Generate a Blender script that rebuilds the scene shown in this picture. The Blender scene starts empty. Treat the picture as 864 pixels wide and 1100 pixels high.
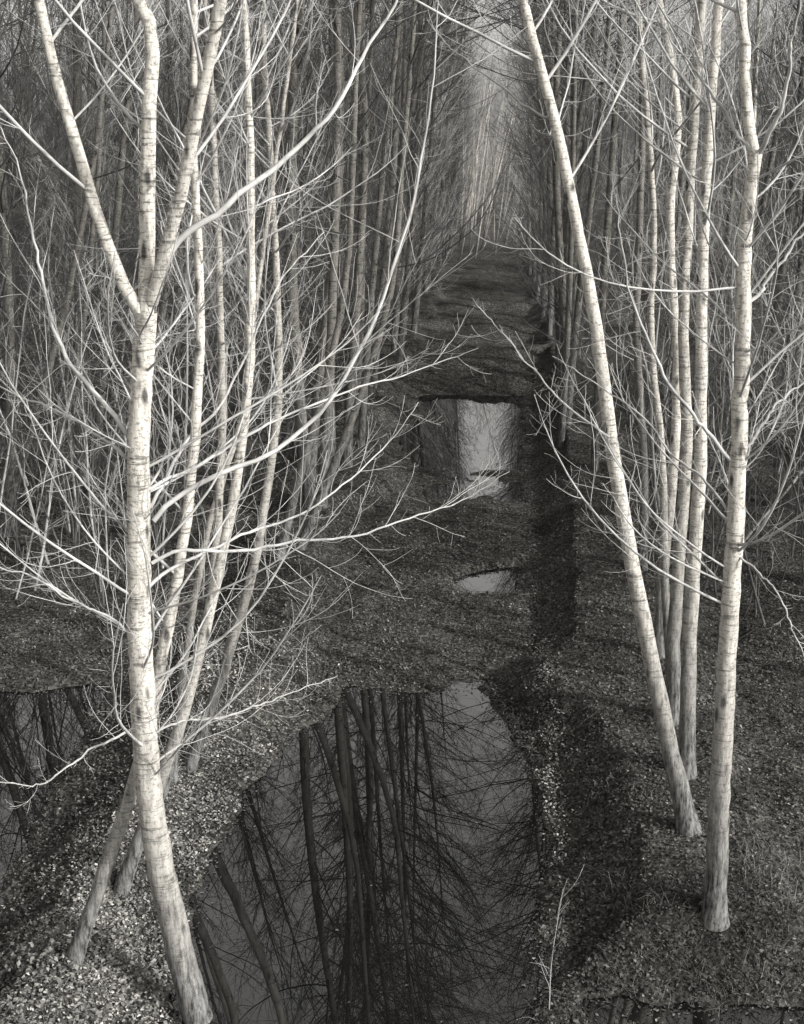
import bpy, math, numpy as np
from mathutils import Vector, Matrix
rng=np.random.default_rng(11)
scene=bpy.context.scene
col=scene.collection
H=6.0; F=1300.0; PITCH=math.radians(17.1); YAW=math.radians(4.46)
# ---------------------------------------------------------------- materials
def newmat(name):
    m=bpy.data.materials.new(name); m.use_nodes=True
    nt=m.node_tree; b=nt.nodes["Principled BSDF"]; return m,nt,b
def N(nt,t,**k):
    n=nt.nodes.new(t)
    for a,v in k.items(): setattr(n,a,v)
    return n
def ramp(nt,src,stops):
    r=N(nt,"ShaderNodeValToRGB"); cr=r.color_ramp
    while len(cr.elements)<len(stops): cr.elements.new(.5)
    for e,(p,v) in zip(cr.elements,stops):
        e.position=p; e.color=(v,v*.985,v*.955,1)
    nt.links.new(src,r.inputs[0]); return r.outputs[0]
def noise(nt,vec,scale,detail=4,rough=.6):
    n=N(nt,"ShaderNodeTexNoise"); n.inputs["Scale"].default_value=scale
    n.inputs["Detail"].default_value=detail; n.inputs["Roughness"].default_value=rough
    nt.links.new(vec,n.inputs["Vector"]); return n.outputs["Fac"]
def mapping(nt,vec,sc):
    m=N(nt,"ShaderNodeMapping"); m.inputs["Scale"].default_value=sc
    nt.links.new(vec,m.inputs["Vector"]); return m.outputs[0]
def mix(nt,a,b,f,mode="MIX"):
    m=N(nt,"ShaderNodeMix",data_type="RGBA",blend_type=mode)
    for s,v in ((m.inputs[0],f),(m.inputs[6],a),(m.inputs[7],b)):
        if isinstance(v,(int,float)): s.default_value=v
        elif isinstance(v,tuple): s.default_value=v
        else: nt.links.new(v,s)
    return m.outputs[2]
def bump(nt,b,h,st,dist=.02):
    n=N(nt,"ShaderNodeBump"); n.inputs["Strength"].default_value=st; n.inputs["Distance"].default_value=dist
    nt.links.new(h,n.inputs["Height"]); nt.links.new(n.outputs[0],b.inputs["Normal"])

def bark(name,hi):
    m,nt,b=newmat(name)
    tc=N(nt,"ShaderNodeTexCoord").outputs["Object"]
    n1=noise(nt,mapping(nt,tc,(6,6,1.4)),3,6,.7)
    base=ramp(nt,n1,[(.3,hi*.48),(.5,hi*.88),(.75,hi*1.12)])
    rings=noise(nt,mapping(nt,tc,(4.4,4.4,44)),1.,5,.68)
    dark=ramp(nt,rings,[(.37,.2),(.45,1.0)])
    c=mix(nt,base,dark,.78,"MULTIPLY")
    sp=noise(nt,mapping(nt,tc,(34,34,50)),1,3,.6)
    c=mix(nt,c,ramp(nt,sp,[(.36,.2),(.47,1.0)]),.62,"MULTIPLY")
    v=N(nt,"ShaderNodeTexVoronoi"); v.inputs["Scale"].default_value=1
    nt.links.new(mapping(nt,tc,(8,8,2.8)),v.inputs["Vector"])
    kn=ramp(nt,v.outputs["Distance"],[(.1,.05),(.22,1.0)])
    c=mix(nt,c,kn,.87,"MULTIPLY")
    fis=noise(nt,mapping(nt,tc,(34,34,7)),1,5,.75)
    rough=ramp(nt,fis,[(.38,.015),(.62,.16)])
    sep=N(nt,"ShaderNodeSeparateXYZ"); nt.links.new(tc,sep.inputs[0])
    mr=N(nt,"ShaderNodeMapRange"); mr.inputs[1].default_value=.2; mr.inputs[2].default_value=2.8
    mr.inputs[3].default_value=1.0; mr.inputs[4].default_value=0
    ad=N(nt,"ShaderNodeMath",operation="MULTIPLY_ADD"); nt.links.new(n1,ad.inputs[0]); ad.inputs[1].default_value=1.6; 
    sb=N(nt,"ShaderNodeMath",operation="SUBTRACT"); nt.links.new(sep.outputs[2],sb.inputs[0]); sb.inputs[1].default_value=.9
    nt.links.new(sb.outputs[0],ad.inputs[2])
    nt.links.new(ad.outputs[0],mr.inputs[0])
    c=mix(nt,c,rough,mr.outputs[0])
    nt.links.new(c,b.inputs["Base Color"]); b.inputs["Roughness"].default_value=.85
    b.inputs["Specular IOR Level"].default_value=.15
    bump(nt,b,fis,.7,.014)
    return m
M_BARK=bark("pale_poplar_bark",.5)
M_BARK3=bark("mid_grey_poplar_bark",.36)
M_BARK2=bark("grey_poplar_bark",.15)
def twigmat(name,v):
    m,nt,b=newmat(name)
    tc=N(nt,"ShaderNodeTexCoord").outputs["Object"]
    c=ramp(nt,noise(nt,tc,3,3),[(.3,v*.45),(.7,v*1.15)])
    nt.links.new(c,b.inputs["Base Color"]); b.inputs["Roughness"].default_value=.8
    b.inputs["Specular IOR Level"].default_value=.15
    return m
M_TWIG=twigmat("pale_twig_bark",.41)
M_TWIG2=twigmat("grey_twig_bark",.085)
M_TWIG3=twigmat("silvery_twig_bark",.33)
# ground
m,nt,b=newmat("leaf_litter_soil"); M_GROUND=m
tc=N(nt,"ShaderNodeTexCoord").outputs["Object"]
big=ramp(nt,noise(nt,tc,.45,4),[(.35,.45),(.65,1.0)])
wv=N(nt,"ShaderNodeTexVoronoi"); wv.inputs["Scale"].default_value=34
warp=N(nt,"ShaderNodeTexNoise"); warp.inputs["Scale"].default_value=9; nt.links.new(tc,warp.inputs["Vector"])
ad=N(nt,"ShaderNodeMixRGB",blend_type="ADD"); ad.inputs[0].default_value=.12
nt.links.new(tc,ad.inputs[1]); nt.links.new(warp.outputs["Color"],ad.inputs[2]); nt.links.new(ad.outputs[0],wv.inputs["Vector"])
sepc=N(nt,"ShaderNodeSeparateColor"); nt.links.new(wv.outputs["Color"],sepc.inputs[0])
leafc=ramp(nt,sepc.outputs[0],[(0,.02),(.5,.07),(.85,.14),(1,.22)])
c=mix(nt,leafc,big,1.0,"MULTIPLY")
c=mix(nt,c,ramp(nt,noise(nt,tc,30,4,.7),[(.35,.4),(.65,1.2)]),1.0,"MULTIPLY")
nt.links.new(c,b.inputs["Base Color"]); b.inputs["Roughness"].default_value=.9; b.inputs["Specular IOR Level"].default_value=.15
bump(nt,b,noise(nt,tc,22,5,.7),1.0,.05)
def leafmat(name,st,):
    m,nt,b=newmat(name)
    g=N(nt,"ShaderNodeNewGeometry")
    c=ramp(nt,g.outputs["Random Per Island"],st)
    t2=N(nt,"ShaderNodeTexCoord").outputs["Object"]
    c=mix(nt,c,ramp(nt,noise(nt,t2,.9,4),[(.35,.4),(.62,1.1)]),1.,"MULTIPLY")
    nt.links.new(c,b.inputs["Base Color"]); b.inputs["Roughness"].default_value=.85
    b.inputs["Specular IOR Level"].default_value=.15
    return m
M_LEAF=leafmat("dead_leaf",[(0,.02),(.5,.068),(.9,.12),(1,.24)])
M_PALELEAF=leafmat("sunlit_tone_dead_leaf",[(0,.08),(.5,.22),(.88,.36),(1,.5)])  # pale leaf tone stands in for sunlight on the ditch banks
M_GREEN=leafmat("low_leaf",[(0,.05),(.6,.15),(1,.3)])
M_GRASS=leafmat("dry_grass",[(0,.04),(.6,.13),(1,.3)])
m,nt,b=newmat("still_dark_water"); M_WATER=m
b.inputs["Base Color"].default_value=(.004,.004,.0038,1); b.inputs["Roughness"].default_value=.0
b.inputs["IOR"].default_value=1.75
tc=N(nt,"ShaderNodeTexCoord").outputs["Object"]
bump(nt,b,noise(nt,tc,2.5,2),.008,.02)

# ---------------------------------------------------------------- geometry helpers
def norm(v): return v/(np.linalg.norm(v,axis=-1,keepdims=True)+1e-9)
def mesh_np(name,V,Q,mat,smooth=True):
    me=bpy.data.meshes.new(name); k=Q.shape[1]
    me.vertices.add(len(V)); me.vertices.foreach_set("co",V.astype(np.float32).ravel())
    me.loops.add(Q.size); me.loops.foreach_set("vertex_index",Q.astype(np.int32).ravel())
    me.polygons.add(len(Q)); me.polygons.foreach_set("loop_start",np.arange(0,Q.size,k,dtype=np.int32))
    me.polygons.foreach_set("loop_total",np.full(len(Q),k,dtype=np.int32))
    me.polygons.foreach_set("use_smooth",np.full(len(Q),smooth,dtype=bool))
    me.update(calc_edges=True); me.materials.append(mat); return me
class Batch:
    def __init__(s): s.V=[];s.Q=[];s.n=0
    def add(s,P,R,sides):
        Nn,n,_=P.shape
        if Nn==0: return
        T=np.gradient(P,axis=1); T=norm(T)
        mean=norm(P[:,-1]-P[:,0]); ax=np.argmin(np.abs(mean),axis=1)
        ref=np.eye(3)[ax][:,None,:]
        U=norm(np.cross(T,np.broadcast_to(ref,T.shape))); W=np.cross(T,U)
        a=np.arange(sides)*2*math.pi/sides
        V=P[:,:,None,:]+R[:,:,None,None]*(U[:,:,None,:]*np.cos(a)[None,None,:,None]+W[:,:,None,:]*np.sin(a)[None,None,:,None])
        idx=np.arange(Nn*n*sides).reshape(Nn,n,sides)
        A=idx[:,:-1,:]; B=np.roll(A,-1,axis=2); D=idx[:,1:,:]; C=np.roll(D,-1,axis=2)
        s.V.append(V.reshape(-1,3)); s.Q.append(np.stack([A,B,C,D],-1).reshape(-1,4)+s.n); s.n+=Nn*n*sides
    def mesh(s,name,mat): return mesh_np(name,np.concatenate(s.V),np.concatenate(s.Q),mat)
KINK=.5
def spawn(P,R,L,per,t0,t1,ang,ratio,n,rk,up,wig,rmin=.0018,taper=.45,angv=.22):
    Nn,m,_=P.shape; idx=np.repeat(np.arange(Nn),per); Mx=len(idx)
    k=np.tile(np.arange(per),Nn); t=t0+(t1-t0)*(k+rng.uniform(0,1,Mx))/per
    f=np.clip(t,0,.999)*(m-1); i=f.astype(int); a=(f-i)[:,None]
    base=P[idx,i]*(1-a)+P[idx,i+1]*a; tan=norm(P[idx,i+1]-P[idx,i])
    rad=R[idx,i]*(1-a[:,0])+R[idx,i+1]*a[:,0]
    perp=norm(np.cross(tan,norm(rng.normal(size=(Mx,3)))))
    an=ang+rng.normal(0,angv,Mx)
    d=tan*np.cos(an)[:,None]+perp*np.sin(an)[:,None]
    ln=L[idx]*ratio*(1-taper*t)*rng.uniform(.4,1.3,Mx)
    C=np.zeros((Mx,n,3)); C[:,0]=base; p=base.copy()
    curl=rng.normal(0,wig*.8,(Mx,3))
    for j in range(1,n):
        d=d+np.array([0,0,up])*(.1+1.8*j/n)+curl+rng.normal(0,wig*KINK,(Mx,3)); d=norm(d)
        p=p+d*(ln/(n-1))[:,None]; C[:,j]=p
    r0=np.minimum(rad*.62,rmin+ln*rk)
    s=np.linspace(0,1,n)[None,:]
    CR=r0[:,None]*(1-s)**.8+rmin*s
    return C,CR,ln
def catmull(pts,n):
    pts=np.array(pts,float); ex=np.vstack([2*pts[0]-pts[1],pts,2*pts[-1]-pts[-2]])
    seg=np.linalg.norm(np.diff(pts,axis=0),axis=1); cum=np.concatenate([[0],np.cumsum(seg)]); out=[]
    for s in np.linspace(0,cum[-1],n):
        i=min(np.searchsorted(cum,s,side="right")-1,len(pts)-2); t=(s-cum[i])/seg[i]
        p0,p1,p2,p3=ex[i:i+4]
        out.append(.5*((2*p1)+(-p0+p2)*t+(2*p0-5*p1+4*p2-p3)*t*t+(-p0+3*p1-3*p2+p3)*t**3))
    return np.array(out)
# ---------------------------------------------------------------- terrain
tab=np.random.default_rng(3).random((256,256))
def vn(x,y,s,o=0):
    x=x/s+o*17.3+500; y=y/s+o*9.1+500
    xi=np.floor(x).astype(int); yi=np.floor(y).astype(int); u=x-xi; v=y-yi
    u=u*u*(3-2*u); v=v*v*(3-2*v)
    g=lambda a,b: tab[a%256,b%256]
    return (g(xi,yi)*(1-u)*(1-v)+g(xi+1,yi)*u*(1-v)+g(xi,yi+1)*(1-u)*v+g(xi+1,yi+1)*u*v)*2-1
WL=-.35
def height(x,y):
    x=np.asarray(x,float); y=np.asarray(y,float)
    h=.05*vn(x,y,2.3,1)+.03*vn(x,y,.6,2)+.018*vn(x,y,.22,3)+.01*vn(x,y,.1,4)+.06
    h=h+.05*np.exp(-((x-1.6)/.6)**2)
    en=.11*vn(x,y,1.7,5)+.045*vn(x,y,.5,6)+.03*vn(x,y,.2,9)
    en=en*np.where((y>19)&(x<-.5),2.3,1)
    def ditch(h,L,R,bed,bl=1.2,nz=1.0,top=0.):
        w=np.minimum(x-L,R-x)+en*nz
        hd=np.interp(w,[-bl,-.88*bl,-.3*bl,-.12*bl,0,.5],[1.0,top,-.28,-.31,-.35,-.65])
        hd=np.maximum(hd,bed+.04*vn(x,y,.8,7)+.02*vn(x,y,.25,8))
        return np.where(w>-bl,np.minimum(h,hd+(.03*vn(x,y,.4,18)+.02*vn(x,y,.22,3)+.012*vn(x,y,.1,4))),h)
    L=np.interp(y,[0,7,8.5,9.5,10.5,11.5,12.5,13.1,14,20,21.5,23,24.2,31,60],[-2.1,-2.25,-2.5,-2.55,-2.42,-2.2,-1.95,-1.8,-1.75,-1.8,-1.1,-1.3,-1.9,-1.85,-1.85])
    R=np.interp(y,[0,7,8,9,10,11,12,12.8,13.4,14,20,31,60],[.26,.3,.4,.5,.55,.5,.34,.1,-.15,.1,.6,.74,.7])
    bed=np.interp(y,[0,12.6,13.3,14,20.9,21.5,22,22.8,23.2,23.6,24.4,30.3,30.9,31.6,33,33.6,34.4,35,200],
                    [-.75,-.6,-.36,-.25,-.25,-.36,-.44,-.38,-.335,-.36,-.5,-.5,-.36,-.14,-.14,-.4,-.4,-.14,-.14])
    yw=y+.9*vn(x,y,1.8,19)
    for yc,am,wd in ((32.2,.2,.4),(36.6,.28,.5),(41.5,.32,.6),(47,.34,.7),(54,.36,.8),(62,.36,.9)):
        bed=bed+am*np.exp(-((yw-yc)/wd)**2)-np.where(y>38,.2,0)*np.exp(-((yw-yc-2.2)/1.)**2)
    px=x-.26; py=y-17.2-.3*px
    bed=bed-.8*np.exp(-((px/.7)**2+(py/.5)**2)**1.8)
    h=ditch(h,L,R,bed,bl=.98,top=.05)
    bedl=np.interp(y,[0,6.2,7.4,12.4,13.3,200],[-.3,-.3,-.6,-.6,-.2,-.16])+.08*vn(x,y,1.3,12)
    h=ditch(h,-7.6+0*y,-4.25-.02*y,bedl)
    h=ditch(h,-11.6+0*y,-9.2+0*y,-.18+0*y)
    h=ditch(h,3.9+0*y,4.7+0*y,-.12+0*y,1.6)
    h=ditch(h,8.3+0*y,9.7+0*y,-.16+0*y,1.8)
    w=np.minimum(7.88-y,(x-.8)*.6)+en*1.8
    h=np.where(w>-.9,np.minimum(h,np.interp(w,[-.9,-.6,-.25,0,.2,.7],[1,.0,-.25,-.34,-.38,-.5])+.035*vn(x,y,.22,3)+.015*vn(x,y,.1,4)),h)
    return h
def axis(segs):
    out=[]
    for a,b2,s in segs: out+=list(np.arange(a,b2,s))
    return np.array(out+[segs[-1][1]])
xs=axis([(-400,-60,34),(-60,-14,1.5),(-14,-8,.25),(-8,5.5,.05),(5.5,14,.25),(14,60,1.5),(60,400,34)])
ys=axis([(-60,0,6),(0,5.5,.4),(5.5,15,.05),(15,24,.08),(24,66,.2),(66,90,1),(90,600,30)])
X,Y=np.meshgrid(xs,ys); Z=height(X,Y)
nx,ny=len(xs),len(ys); idx=np.arange(nx*ny).reshape(ny,nx)
Q=np.stack([idx[:-1,:-1],idx[:-1,1:],idx[1:,1:],idx[1:,:-1]],-1).reshape(-1,4)
me=mesh_np("ground",np.stack([X,Y,Z],-1).reshape(-1,3),Q,M_GROUND)
def addobj(name,me,**k):
    o=bpy.data.objects.new(name,me); col.objects.link(o)
    for a,v in k.items(): o[a]=v
    return o
addobj("ground",me,kind="structure",label="leaf-strewn plantation ground with ditches and low banks",category="ground")
me=mesh_np("water",np.array([[-9,2,WL],[5.5,2,WL],[5.5,70,WL],[-9,70,WL]],float),np.array([[0,1,2,3]]),M_WATER,False)
addobj("water",me,kind="structure",label="still dark flood water lying in the plantation ditches",category="water")
# ---------------------------------------------------------------- survey helpers (sight lines -> world points)
fw=np.array([-math.sin(YAW)*math.cos(PITCH),math.cos(YAW)*math.cos(PITCH),-math.sin(PITCH)])
rt=np.array([math.cos(YAW),math.sin(YAW),0]); upv=np.cross(rt,fw)
def ray(px,py): return fw+rt*(px-432)/F+upv*(550-py)/F
def at(px,py,y): d=ray(px,py); return np.array([0,0,H])+d*(y/d[1])
def foot(px,py):
    d=ray(px,py); t=(.35-H)/d[2]; ts=t+np.linspace(0,3.2,900)
    P=np.array([0,0,H])[None]+d[None]*ts[:,None]; hh=height(P[:,0],P[:,1])
    i=int(np.argmax(P[:,2]<=hh)); return P[i]
def extend(pts,top,step=1.3,bendx=0):
    pts=list(pts); d=norm(pts[-1]-pts[-2])
    while pts[-1][2]<top:
        d=norm(d*.8+np.array([bendx,0,.25])+rng.normal(0,.03,3)); pts.append(pts[-1]+d*step)
    return pts
def crown(b,P,R,L,prim,t0,t1,plen,sec=7,tw=4,tw2=2,ang=.98,up=.09,tk=1.0,thin=1.,taper=.4):
    A=list(spawn(P,R,np.full(len(P),1.),prim,t0,t1,ang,1.,12,.0075,up,.045,.002,taper=taper,angv=.22))
    A[0]=A[0][:,:1]+(A[0]-A[0][:,:1])*plen; A[2]=A[2]*plen
    A[1]=np.minimum(A[1]*(1+plen*.1*thin),.015)
    b.add(A[0],A[1],6)
    B=spawn(*A,sec,.12,.96,.7,.48,10,.002,.075,.055,.0013*tk,angv=.28)
    b.add(B[0],B[1],4)
    C=spawn(*B,tw,.12,.95,.72,.44,6,.002,.08,.07,.0011*tk,angv=.28)
    b.add(C[0],C[1],3)
    D=spawn(*A,sec*tw2,.1,1.,.85,.12,5,.0035,.1,.09,.0011*tk); b.add(D[0],D[1],3)
def place(base,tm,cm,label,group=None,name="poplar_tree"):
    e=bpy.data.objects.new(name,None); e.empty_display_size=.3; col.objects.link(e)
    e.location=base; e["label"]=label; e["category"]="tree"
    if group: e["group"]=group
    t=bpy.data.objects.new("trunk",tm); c=bpy.data.objects.new("crown",cm)
    for o in (t,c): col.objects.link(o); o.parent=e
    return e,t,c
def hero(label,pts,w0,wtop,ylean=0.,limbs=[],prim=26,t0=.3,plen=2.3,top=12.,mats=(M_BARK,M_TWIG),forkend=False,sec=7,tw=4,t1=.97,bendx=0,tk=1.,taper=.4):
    base=foot(*pts[0]); y0=base[1]
    W=[base]+[at(px,py,y0+ylean*i) for i,(px,py) in enumerate(pts[1:],1)]
    if not forkend: W=extend(W,top,bendx=bendx)
    W=[W[0]+(W[0]-W[1])*.06]+W
    P=catmull(W,60)-base
    P[1:-1]+=rng.normal(0,.004,P[1:-1].shape)
    s=np.linspace(0,1,60); R=w0+(wtop-w0)*s**(.8 if forkend else .62); R[:4]*=np.array([1.3,1.16,1.07,1.03]); R*=1+rng.normal(0,.02,60)
    tb=Batch(); tb.add(P[None],R[None],14)
    cb=Batch()
    for lp,r0,kind in limbs:
        q=[at(a,b_,y0+dy) for a,b_,dy in lp]
        if kind=="leader": q=extend(q,top)
        q=catmull(q,34)-base; q[2:]+=np.cumsum(rng.normal(0,.007,q[2:].shape),axis=0)
        r=r0*(1-np.linspace(0,1,34))**.9+.0026
        Ln=np.linalg.norm(np.diff(q,axis=0),axis=1).sum()
        if kind=="leader":
            tb.add(q[None],r[None],10); crown(cb,q[None],r[None],None,20,.1,.97,2.3,sec,tw,3)
        else:
            cb.add(q[None],r[None],8)
            B=spawn(q[None],r[None],np.array([Ln]),(13 if r0>.0105 else 8),.15,.98,.78,.33,13,.0019,.055,.05,.0014,taper=.4,angv=.3)
            cb.add(B[0],B[1],5); C=spawn(*B,5,.15,.95,.7,.4,8,.002,.07,.06,.0011,angv=.3); cb.add(C[0],C[1],3)
            D=spawn(q[None],r[None],np.array([Ln]),24,.1,.98,.9,.05,6,.0035,.1,.09,.0012,taper=.2); cb.add(D[0],D[1],3)
    crown(cb,P[None],R[None],None,prim,t0,t1,plen,sec,tw,3,tk=tk,taper=taper)
    place(base,tb.mesh("trunk",mats[0]),cb.mesh("crown",mats[1]),label)
KINK=.95
MID=(M_BARK3,M_TWIG3)
# --- the near trees
hero("pale poplar forking into several stems beside the flooded ditch",
 [(216,1108),(168,905),(152,720),(149,500),(157,335)],.115,.068,0.,
 limbs=[([(155,345,0),(130,300,.0),(98,220,.15),(62,110,.3),(34,0,.4)],.04,"leader"),
        ([(157,345,0),(158,280,.05),(166,110,.2),(166,40,.3),(140,-20,.35)],.05,"leader"),
        ([(163,325,0),(180,260,-.1),(205,150,-.2),(236,0,-.4)],.04,"leader"),
        ([(168,300,0),(195,255,.1),(240,222,.2),(300,170,.4),(345,128,.6),(385,62,.8),(432,-20,1.),(450,-120,1.2)],.021,"limb"),
        ([(165,560,0),(190,532,.1),(235,508,.2),(290,485,.4),(345,440,.6),(380,388,.75),(412,320,.9),(440,220,1.),(462,110,1.1),(478,-20,1.2)],.016,"limb"),
        ([(163,605,0),(200,588,.1),(260,590,.3),(320,580,.5),(380,572,.7),(440,552,.9),(500,532,1.1),(548,505,1.2)],.011,"limb"),
        ([(150,485,0),(120,445,.05),(88,405,.1),(60,350,.2),(42,270,.25),(22,190,.3),(-4,120,.4)],.016,"limb"),
        ([(148,500,0),(80,450,.3),(20,430,.5),(-40,400,.7)],.010,"limb"),
        ([(150,690,0),(118,662,-.1),(80,640,-.3),(40,612,-.5),(-30,580,-.7)],.008,"limb"),
        ([(152,780,0),(120,792,-.1),(85,808,-.2),(40,830,-.4),(-10,832,-.5)],.007,"limb"),
        ([(156,790,0),(195,776,.1),(240,772,.3),(300,748,.5),(365,728,.7)],.007,"limb"),
        ([(150,640,0),(190,605,.3),(250,580,.6),(330,545,1.),(400,490,1.3),(440,430,1.5)],.0108,"limb"),
        ([(152,530,0),(210,500,.3),(280,460,.6),(350,430,.9),(430,400,1.2),(510,370,1.4)],.0108,"limb"),
        ([(152,560,0),(200,470,.4),(240,420,.7),(300,300,1.),(350,240,1.2)],.012,"limb")],
 prim=26,t0=.38,plen=2.4,forkend=True,t1=.98)
hero("slim leaning poplar stem rising from the ditch bank",[(78,1035),(138,860),(176,700),(207,500),(215,320),(208,150)],.067,.008,.12,prim=26,t0=.25,plen=2.2,top=11)
hero("poplar leaning over leaf-covered bank",[(130,957),(196,770),(240,590),(266,420),(270,250)],.067,.007,.15,prim=28,t0=.28,plen=2.3)
hero("slender grey poplar leaning from shared clump on bank",[(172,855),(222,670),(238,480),(236,300),(228,120)],.06,.007,.15,prim=26,t0=.3,plen=2.3,mats=MID)
hero("grey poplar stem leaning over water's edge",[(205,822),(262,650),(288,520),(300,400),(292,200)],.068,.007,.1,prim=28,t0=.3,plen=2.4,mats=(M_BARK3,M_TWIG))
hero("thin poplar stem crossing behind the clump",[(186,838),(200,700),(226,560),(262,440),(278,300),(300,150)],.045,.007,.1,prim=24,t0=.3,plen=2.,top=10,mats=MID)
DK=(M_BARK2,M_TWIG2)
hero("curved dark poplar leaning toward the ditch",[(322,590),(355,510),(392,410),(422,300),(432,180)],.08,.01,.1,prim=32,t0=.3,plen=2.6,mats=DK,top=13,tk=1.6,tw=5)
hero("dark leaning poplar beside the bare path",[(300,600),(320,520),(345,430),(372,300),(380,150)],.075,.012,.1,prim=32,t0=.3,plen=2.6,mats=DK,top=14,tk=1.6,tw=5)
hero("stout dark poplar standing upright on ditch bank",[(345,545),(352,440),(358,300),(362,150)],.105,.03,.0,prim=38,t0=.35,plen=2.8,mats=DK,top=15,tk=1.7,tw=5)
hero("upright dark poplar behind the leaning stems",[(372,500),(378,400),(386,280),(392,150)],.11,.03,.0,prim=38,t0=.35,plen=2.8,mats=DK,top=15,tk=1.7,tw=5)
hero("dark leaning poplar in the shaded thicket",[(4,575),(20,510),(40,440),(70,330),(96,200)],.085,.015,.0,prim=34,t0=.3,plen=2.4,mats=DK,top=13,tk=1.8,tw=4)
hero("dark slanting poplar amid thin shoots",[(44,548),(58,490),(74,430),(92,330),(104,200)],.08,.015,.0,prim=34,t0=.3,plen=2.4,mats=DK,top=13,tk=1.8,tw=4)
hero("tall pale poplar with dark fissured foot on bank",
 [(768,978),(778,760),(790,560),(797,380),(801,250),(812,165)],.096,.044,0.,
 limbs=[([(812,172,0),(800,110,.1),(797,50,.15),(794,0,.2)],.036,"leader"),
        ([(812,172,0),(835,110,-.2),(850,40,-.4),(862,-20,-.5)],.016,"limb"),
        ([(808,165,0),(770,110,.2),(735,60,.4),(700,10,.6)],.0125,"limb"),
        ([(790,500,0),(758,465,-.1),(722,425,-.3),(690,370,-.4),(668,300,-.5),(655,200,-.6)],.0125,"limb"),
        ([(788,560,0),(760,520,.2),(730,490,.4),(690,440,.6),(640,405,.8),(590,372,1.)],.008,"limb"),
        ([(792,500,0),(830,440,.2),(870,400,.4)],.012,"limb"),
        ([(790,590,0),(815,620,-.2),(840,650,-.3),(870,730,-.5)],.006,"limb"),
        ([(798,330,0),(850,270,.2),(900,180,.3)],.012,"limb")],
 prim=28,t0=.44,plen=2.4,forkend=True)
hero("slender poplar leaning sharply over the ditch",[(740,892),(698,700),(664,520),(638,340),(603,160),(562,0)],.096,.01,.12,
 limbs=[([(655,470,0),(610,440,.2),(560,380,.5),(520,330,.7)],.008,"limb"),
        ([(600,130,0.5),(560,110,.6),(500,60,.8),(460,20,1.)],.009,"limb")],prim=32,t0=.42,plen=2.6,top=13,taper=.1,bendx=-.02)
hero("straight poplar standing close beside its neighbours",[(737,832),(740,740),(743,640),(752,500),(753,380),(758,200),(772,0)],.09,.018,.05,prim=32,t0=.4,plen=2.6,taper=.1,bendx=-.04)
hero("grey poplar bending slightly within tight clump",[(723,775),(724,690),(730,590),(738,470),(734,350),(742,190),(754,0)],.084,.018,.05,prim=36,t0=.4,plen=2.7,taper=.0,bendx=-.07,tk=1.2,top=13,mats=(M_BARK3,M_TWIG))
hero("slim poplar partly hidden in the row",[(709,704),(712,620),(724,500),(727,380),(720,240),(728,120),(708,0)],.074,.018,.05,prim=38,t0=.4,plen=2.8,taper=.0,bendx=-.09,top=14,tk=1.3)
hero("slender poplar crossing behind its neighbours",[(722,738),(714,620),(712,500),(700,360),(702,220),(690,60)],.056,.014,.05,prim=32,t0=.4,plen=2.5,taper=.1,bendx=-.04,top=12,tk=1.3,mats=MID)
hero("thin poplar further along the ditch bank",[(690,612),(692,500),(684,350),(690,150)],.07,.02,.05,prim=40,t0=.42,plen=2.8,mats=DK,taper=0,bendx=-.09,top=15,tk=1.6,tw=5)

# --- plantation variants
VAR=[]
for i in range(15):
    hgt=rng.uniform(12,15.5); n=26; wide=10<=i<13; end=i>=13
    if wide: hgt=17
    z=np.linspace(-.3,hgt,n); ph=rng.uniform(0,6,2); am=rng.uniform(.05,.3)
    P=np.stack([am*np.sin(z*.35+ph[0])-am*math.sin(ph[0]),am*np.sin(z*.3+ph[1])-am*math.sin(ph[1]),z],-1)[None]
    R=((.09 if wide else .105)*(1-np.linspace(0,1,n))**.8+.008)[None]*rng.uniform(.7,1.05)
    tb=Batch(); tb.add(P,R,9); cb=Batch()
    if wide:
        crown(cb,P,R,None,16,.1,.44,2.,8,5,2,ang=.72,up=.1,tk=1.9,thin=1.8,taper=0)
        crown(cb,P,R,None,46,.46,.99,3.7,8,5,2,ang=.95,up=.04,tk=1.9,thin=1.6,taper=0)
    elif end: crown(cb,P,R,None,30,.12,.98,2.4,7,4,1,ang=.75,up=.09,tk=3.2,thin=2.4,taper=.3)
    else: crown(cb,P,R,None,58,.08,.98,2.5,8,5,2,ang=.8,up=.1,tk=2.,thin=1.8,taper=.2)
    VAR.append((tb.mesh("trunk",M_BARK if (i in (0,5) or end) else M_BARK2),cb.mesh("crown",M_TWIG3 if (i in (0,5,2,7) or end) else M_TWIG2)))
G="poplars planted in rows along the ditches"
count=0
rows=[(-3.1,19.3,74,1.5,0),(1.75,22.6,74,1.45,0),(-7.9,12,74,1.6,0),(6.5,12,70,1.6,0),(-12.7,20,72,1.9,0),(11.3,22,66,2.0,0),
      (-17.5,30,72,2.4,0),(16.1,34,62,2.7,0),(-.6,66,112,1.1,1)]
protos=[]
BANDS=(39,48.5,58,68)
def inband(x,y): return (x>3.)&(np.min([np.abs(y+(x+.6)*.55-bb) for bb in BANDS],axis=0)<2.9)
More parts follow.
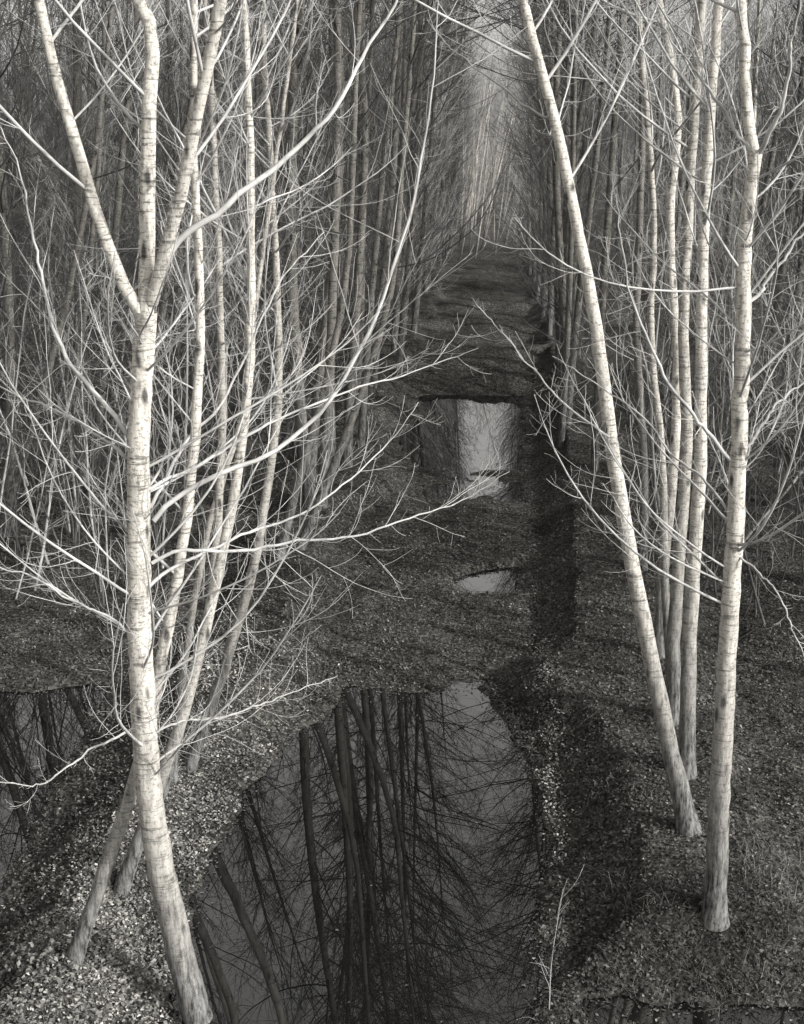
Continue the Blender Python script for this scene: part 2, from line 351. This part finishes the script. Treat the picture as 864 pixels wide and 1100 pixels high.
for rx,ya,yb,st,close in rows:
    y=ya
    while y<yb and count<280:
        x=rx+rng.normal(0,.25) if not close else rng.uniform(-3,1.8)
        yy=y+rng.normal(0,.3)
        if rx>5 and inband(np.array(x),np.array(yy)): y+=st; continue
        k=rng.choice([1,2,3,4,6,7,8,9]) if (rng.random()>.08 or y<30) else rng.choice([0,5])
        if close: k=rng.choice([13,14])
        z=float(height(x,yy))
        lean=rng.normal(0,.03)
        if rx in (1.75,-3.1) and y<34: k=rng.choice([10,11,12])
        if rx==1.75: lean+=0. if y<34 else -.02
        elif rx==-3.1: lean+=.04 if y<34 else .03
        elif rx<0: lean+=.07+(.14 if rng.random()<.3 else 0)
        if close: lean*=1.2
        lab="bare grey poplar standing upright in plantation row"
        if abs(lean)>.15: lab="bare grey poplar leaning over in plantation row"
        if close: lab="slim pale sunlit poplar closing the end of the avenue"
        tm,cm=VAR[k]
        hit=[p for p in protos if p[0]==k]
        if not hit:
            e,t,c=place((x,yy,z),tm,cm,lab,G); protos.append((k,e,t,c))
        else:
            _,pe,pt,pc=hit[0]
            e=pe.copy(); t=pt.copy(); c=pc.copy()
            for o in (e,t,c): col.objects.link(o)
            t.parent=e; c.parent=e; e.location=(x,yy,z); e["label"]=lab; e["group"]=G
        sc=rng.uniform(.85,1.12)
        if close: sc=rng.uniform(.35,.7) if y<74 else rng.uniform(.6,1.)
        e.scale=(sc,sc,sc); e.rotation_mode='QUATERNION'
        e.rotation_quaternion=(Matrix.Rotation(lean,4,'Y')@Matrix.Rotation(rng.normal(0,.04),4,'X')@Matrix.Rotation(rng.uniform(0,6.28),4,'Z')).to_quaternion()
        count+=1; y+=st
# far wood: one mass
fb=Batch()
for i in range(380):
    if i<200:
        y=rng.uniform(75,135); x=rng.uniform(-44,40)
        if -4.5<x<3.2 and y<118: x-=rng.choice([6.,10.])
        if x>2.5 and y<92: y+=20
    elif i<315:
        y=rng.uniform(40,90); x=-rng.uniform(20,42)
    else:
        y=rng.uniform(40,66); x=rng.uniform(21,42)
    hgt=rng.uniform(12,16); n=8; z=np.linspace(0,hgt,n)
    P=np.stack([x+rng.normal(0,.08)*z,y+0*z,z],-1)[None]; R=(.11*(1-np.linspace(0,1,n))**.8+.01)[None]
    fb.add(P,R,5)
    A=list(spawn(P,R,np.ones(1),34,.06,.98,.75,1.,6,.008,.1,.06,.008)); A[0]=A[0][:,:1]+(A[0]-A[0][:,:1])*2.6; A[2]=A[2]*2.6
    fb.add(A[0],np.maximum(A[1],.01),3)
    B=spawn(*A,8,.1,1.,.75,.4,4,.007,.05,.1,.009); fb.add(B[0],B[1],3)
addobj("distant_wood",fb.mesh("distant_wood",M_TWIG2),kind="stuff",label="distant mass of bare poplars closing the avenue",category="wood")
# thin shoots between the rows
def shoots(n,mat,name,h0,h1,lab,thr):
    ub=Batch()
    y=15*(70/15)**rng.random(n); sgn=rng.choice([-1,1],n); x=np.where(sgn<0,-3.7-rng.gamma(1.6,4.,n),2.7+rng.gamma(1.6,4.,n))
    k=(np.abs(x)<30)&(vn(x,y,3.,31)>thr)&~inband(x,y); x,y=x[k],y[k]; n=len(x); z=height(x,y)-.05
    d=norm(np.stack([rng.normal(0,.22,n),rng.normal(0,.2,n),np.ones(n)],-1)); hL=rng.uniform(h0,h1,n)
    Pp=[np.stack([x,y,z],-1)]
    for j in range(8): Pp.append(Pp[-1]+d*(hL/8)[:,None]); d=norm(d+rng.normal(0,.06,(n,3)))
    U=np.stack(Pp,1); UR=(.004+.0032*hL)[:,None]*(1-np.linspace(0,1,9))[None]**.8+.003
    ub.add(U,UR,5)
    B=spawn(U,UR,hL,12,.2,.98,.8,.32,6,.004,.05,.08,.0026); ub.add(B[0],B[1],3)
    C=spawn(*B,3,.2,.98,.8,.45,4,.003,.05,.08,.0024); ub.add(C[0],C[1],3)
    addobj(name,ub.mesh(name,mat),kind="stuff",label=lab,category="undergrowth")
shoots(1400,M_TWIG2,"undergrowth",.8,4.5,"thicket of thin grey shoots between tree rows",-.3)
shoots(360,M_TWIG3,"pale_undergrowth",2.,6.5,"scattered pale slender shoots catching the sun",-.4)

# ---------------------------------------------------------------- ground scatter
def leafmesh(x,y,z,size,tilt,zoff,mat,name,**k):
    n=len(x)
    s=size*rng.uniform(.45,1.6,n)
    a=rng.uniform(0,2*math.pi,n); nrm=norm(np.stack([rng.normal(0,tilt,n),rng.normal(0,tilt,n),np.ones(n)],-1))
    t=norm(np.cross(nrm,np.stack([np.cos(a),np.sin(a),0*a],-1))); w=np.cross(nrm,t)
    c=np.stack([x,y,z+zoff*rng.random(n)+.006],-1); s=s[:,None]
    cup=nrm*s*rng.uniform(-.3,.5,(n,1))
    V=np.stack([c-t*s,c+w*s*.65-t*s*.2+cup,c+t*s,c-w*s*.65-t*s*.2+cup],1).reshape(-1,3)
    return addobj(name,mesh_np(name,V,np.arange(4*n).reshape(-1,4),mat,False),kind="stuff",**k)
def scatter(n,size,mat,name,xr,yr,tilt,zoff,mask=None,**k):
    x=rng.uniform(*xr,n); u=rng.random(n); y=yr[0]*(yr[1]/yr[0])**u
    z=height(x,y); keep=z>WL+.01
    if mask is not None: keep&=mask(x,y)
    leafmesh(x[keep],y[keep],z[keep],size,tilt,zoff,mat,name,**k)
scatter(680000,.0135,M_LEAF,"fallen_leaves",(-8,7),(6,62),.42,.02,lambda x,y:(rng.random(len(x))<.5+.5*(vn(x,y,.8,11)>-.15)),label="dead leaves carpeting the ground",category="leaves")
scatter(30000,.019,M_LEAF,"large_fallen_leaves",(-6,5),(6.5,20),.5,.03,None,label="larger curled dead leaves lying on top",category="leaves")
scatter(190000,.0135,M_PALELEAF,"sunlit_tone_leaves",(-4.3,1.2),(6.5,14.5),.4,.03,  # sunlit look of left bank and right rim, put into leaf colour
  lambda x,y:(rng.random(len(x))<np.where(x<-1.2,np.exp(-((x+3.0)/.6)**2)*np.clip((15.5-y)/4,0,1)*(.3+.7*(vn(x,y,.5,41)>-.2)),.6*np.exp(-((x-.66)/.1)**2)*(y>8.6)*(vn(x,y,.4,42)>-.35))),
  label="dead leaves coloured paler to stand for sunlight on the banks",category="leaves")
n=260000; x=rng.uniform(-7.5,5,n); y=6*(34/6)**rng.random(n); h=height(x,y)
k=(h<WL)&(rng.random(n)<np.exp((h-WL)/.035)*.75+.001)
leafmesh(x[k],y[k],0*x[k]+WL-.003,.013,.06,.004,M_LEAF,"floating_leaves",label="dead leaves floating along the water's edge",category="leaves")
scatter(5200,.018,M_GREEN,"ground_ivy",(-4.4,-2.4),(6.2,7.9),.5,.12,lambda x,y:vn(x,y,.5,14)>-.3,label="low round-leaved plants on the bank",category="plants")
def blades(n,mask,ln,yr=(6.3,12)):
    x=rng.uniform(-6,5,n); y=rng.uniform(*yr,n); z=height(x,y); keep=(z>WL-.02)&mask(x,y)
    x,y,z=x[keep],y[keep],z[keep]; n=len(x)
    d=norm(np.stack([rng.normal(0,.5,n),rng.normal(0,.5,n),np.ones(n)],-1)); p=np.stack([x,y,z-.01],-1); Ls=(ln*rng.uniform(.4,1.3,n))[:,None]
    Pp=[p]
    for j in range(4): Pp.append(Pp[-1]+d*Ls/4); d=norm(d+np.stack([rng.normal(0,.15,n),rng.normal(0,.15,n),-.28+0*x],-1))
    return np.stack(Pp,1),np.linspace(.0024,.0006,5)[None]*np.ones((n,1))
gb=Batch()
gb.add(*blades(34000,lambda x,y:((vn(x,y,.35,21)>.0)&(y<9.5)&(x>1.0)),.18),3)
gb.add(*blades(14000,lambda x,y:((vn(x,y,.3,22)>.1)&(y<8)&(x<-2.2)),.18),3)
gb.add(*blades(20000,lambda x,y:((vn(x,y,.3,23)>.0)&(x>.2)&(x<1.3)&(y<8)),.2),3)
gb.add(*blades(60000,lambda x,y:((vn(x,y,.5,24)>.3)&(vn(x,y,.12,25)>0)),.09,(8,22)),3)
addobj("grass",gb.mesh("grass",M_GRASS),kind="stuff",label="dry grass tufts along the ditch edge",category="grass")
sb=Batch(); n=500
x=rng.uniform(-7,6,n); y=rng.uniform(8,30,n); z=height(x,y)+.02; a=rng.uniform(0,6.28,n); ln=rng.uniform(.15,.7,n); k=z>WL+.05
x,y,z,a,ln=[q[k] for q in (x,y,z,a,ln)]
t=np.linspace(0,1,5)[None,:]
px=x[:,None]+np.cos(a)[:,None]*t*ln[:,None]; py=y[:,None]+np.sin(a)[:,None]*t*ln[:,None]
sb.add(np.stack([px,py,height(px,py)+.02+.02*rng.random(px.shape)],-1),np.linspace(.004,.0015,5)[None]*np.ones((len(x),1)),4)
addobj("fallen_twigs",sb.mesh("fallen_twigs",M_TWIG2),kind="stuff",label="broken twigs lying among dead leaves",category="twigs")
def sapling(px,py,top,lab):
    b0=foot(px,py); q=catmull([b0,at(top[0][0],top[0][1],b0[1]),at(top[1][0],top[1][1],b0[1]+.05)],12)-b0
    tb=Batch(); r=np.linspace(.005,.0015,12); tb.add(q[None],r[None],6)
    cb=Batch(); A=spawn(q[None],r[None],np.array([.9]),9,.15,.95,.6,.45,7,.004,.06,.06,.0013); cb.add(A[0],A[1],4)
    B=spawn(*A,2,.2,.95,.6,.4,5,.004,.05,.08,.001); cb.add(B[0],B[1],3)
    place(b0,tb.mesh("trunk",M_TWIG3),cb.mesh("crown",M_TWIG3),lab,name="sapling")
sapling(590,1085,[(593,1030),(605,955)],"thin bare sapling at the water's edge")

# ---------------------------------------------------------------- light
EL=math.radians(27); AZ=math.radians(118)
w=bpy.data.worlds.new("World"); scene.world=w; w.use_nodes=True; nt=w.node_tree
bg=nt.nodes["Background"]; sky=N(nt,"ShaderNodeTexSky"); sky.sky_type='NISHITA'; sky.sun_disc=False
sky.sun_elevation=EL; sky.sun_rotation=AZ; sky.dust_density=3.0; sky.air_density=1.5
bw=N(nt,"ShaderNodeRGBToBW"); nt.links.new(sky.outputs[0],bw.inputs[0])
# sky brightened at mid heights for pool reflections, less toward horizon, darkened overhead
tcw=N(nt,"ShaderNodeTexCoord"); sx=N(nt,"ShaderNodeSeparateXYZ"); nt.links.new(tcw.outputs["Generated"],sx.inputs[0])
mr=N(nt,"ShaderNodeMapRange"); mr.inputs[1].default_value=.62; mr.inputs[2].default_value=.88; mr.inputs[3].default_value=4.2; mr.inputs[4].default_value=.3
nt.links.new(sx.outputs[2],mr.inputs[0])
mr2=N(nt,"ShaderNodeMapRange"); mr2.inputs[1].default_value=.1; mr2.inputs[2].default_value=.4; mr2.inputs[3].default_value=.38; mr2.inputs[4].default_value=1.
nt.links.new(sx.outputs[2],mr2.inputs[0])
m2=N(nt,"ShaderNodeMath",operation="MULTIPLY"); nt.links.new(mr.outputs[0],m2.inputs[0]); nt.links.new(mr2.outputs[0],m2.inputs[1])
mu=N(nt,"ShaderNodeMath",operation="MULTIPLY"); nt.links.new(bw.outputs[0],mu.inputs[0]); nt.links.new(m2.outputs[0],mu.inputs[1])
mx=N(nt,"ShaderNodeMixRGB",blend_type="MULTIPLY"); mx.inputs[0].default_value=1; mx.inputs[2].default_value=(1,.985,.955,1)
nt.links.new(mu.outputs[0],mx.inputs[1]); nt.links.new(mx.outputs[0],bg.inputs[0]); bg.inputs[1].default_value=.12
sl=bpy.data.lights.new("sun","SUN"); sl.energy=4.8; sl.angle=math.radians(.5); sl.color=(1,.985,.96)
so=bpy.data.objects.new("sun",sl); col.objects.link(so)
sd=Vector((math.sin(AZ)*math.cos(EL),math.cos(AZ)*math.cos(EL),math.sin(EL)))
so.rotation_mode='QUATERNION'; so.rotation_quaternion=sd.to_track_quat('Z','Y'); so.location=(10,-10,20)
# ---------------------------------------------------------------- camera
cd=bpy.data.cameras.new("camera"); cam=bpy.data.objects.new("camera",cd); col.objects.link(cam); scene.camera=cam
cd.sensor_fit='VERTICAL'; cd.sensor_height=36; cd.lens=36*F/1100; cd.clip_end=2000
cam.location=(0,0,H); cam.rotation_euler=(math.pi/2-PITCH,0,YAW)
scene.view_settings.view_transform='Standard'; scene.view_settings.look='None'; scene.view_settings.exposure=0
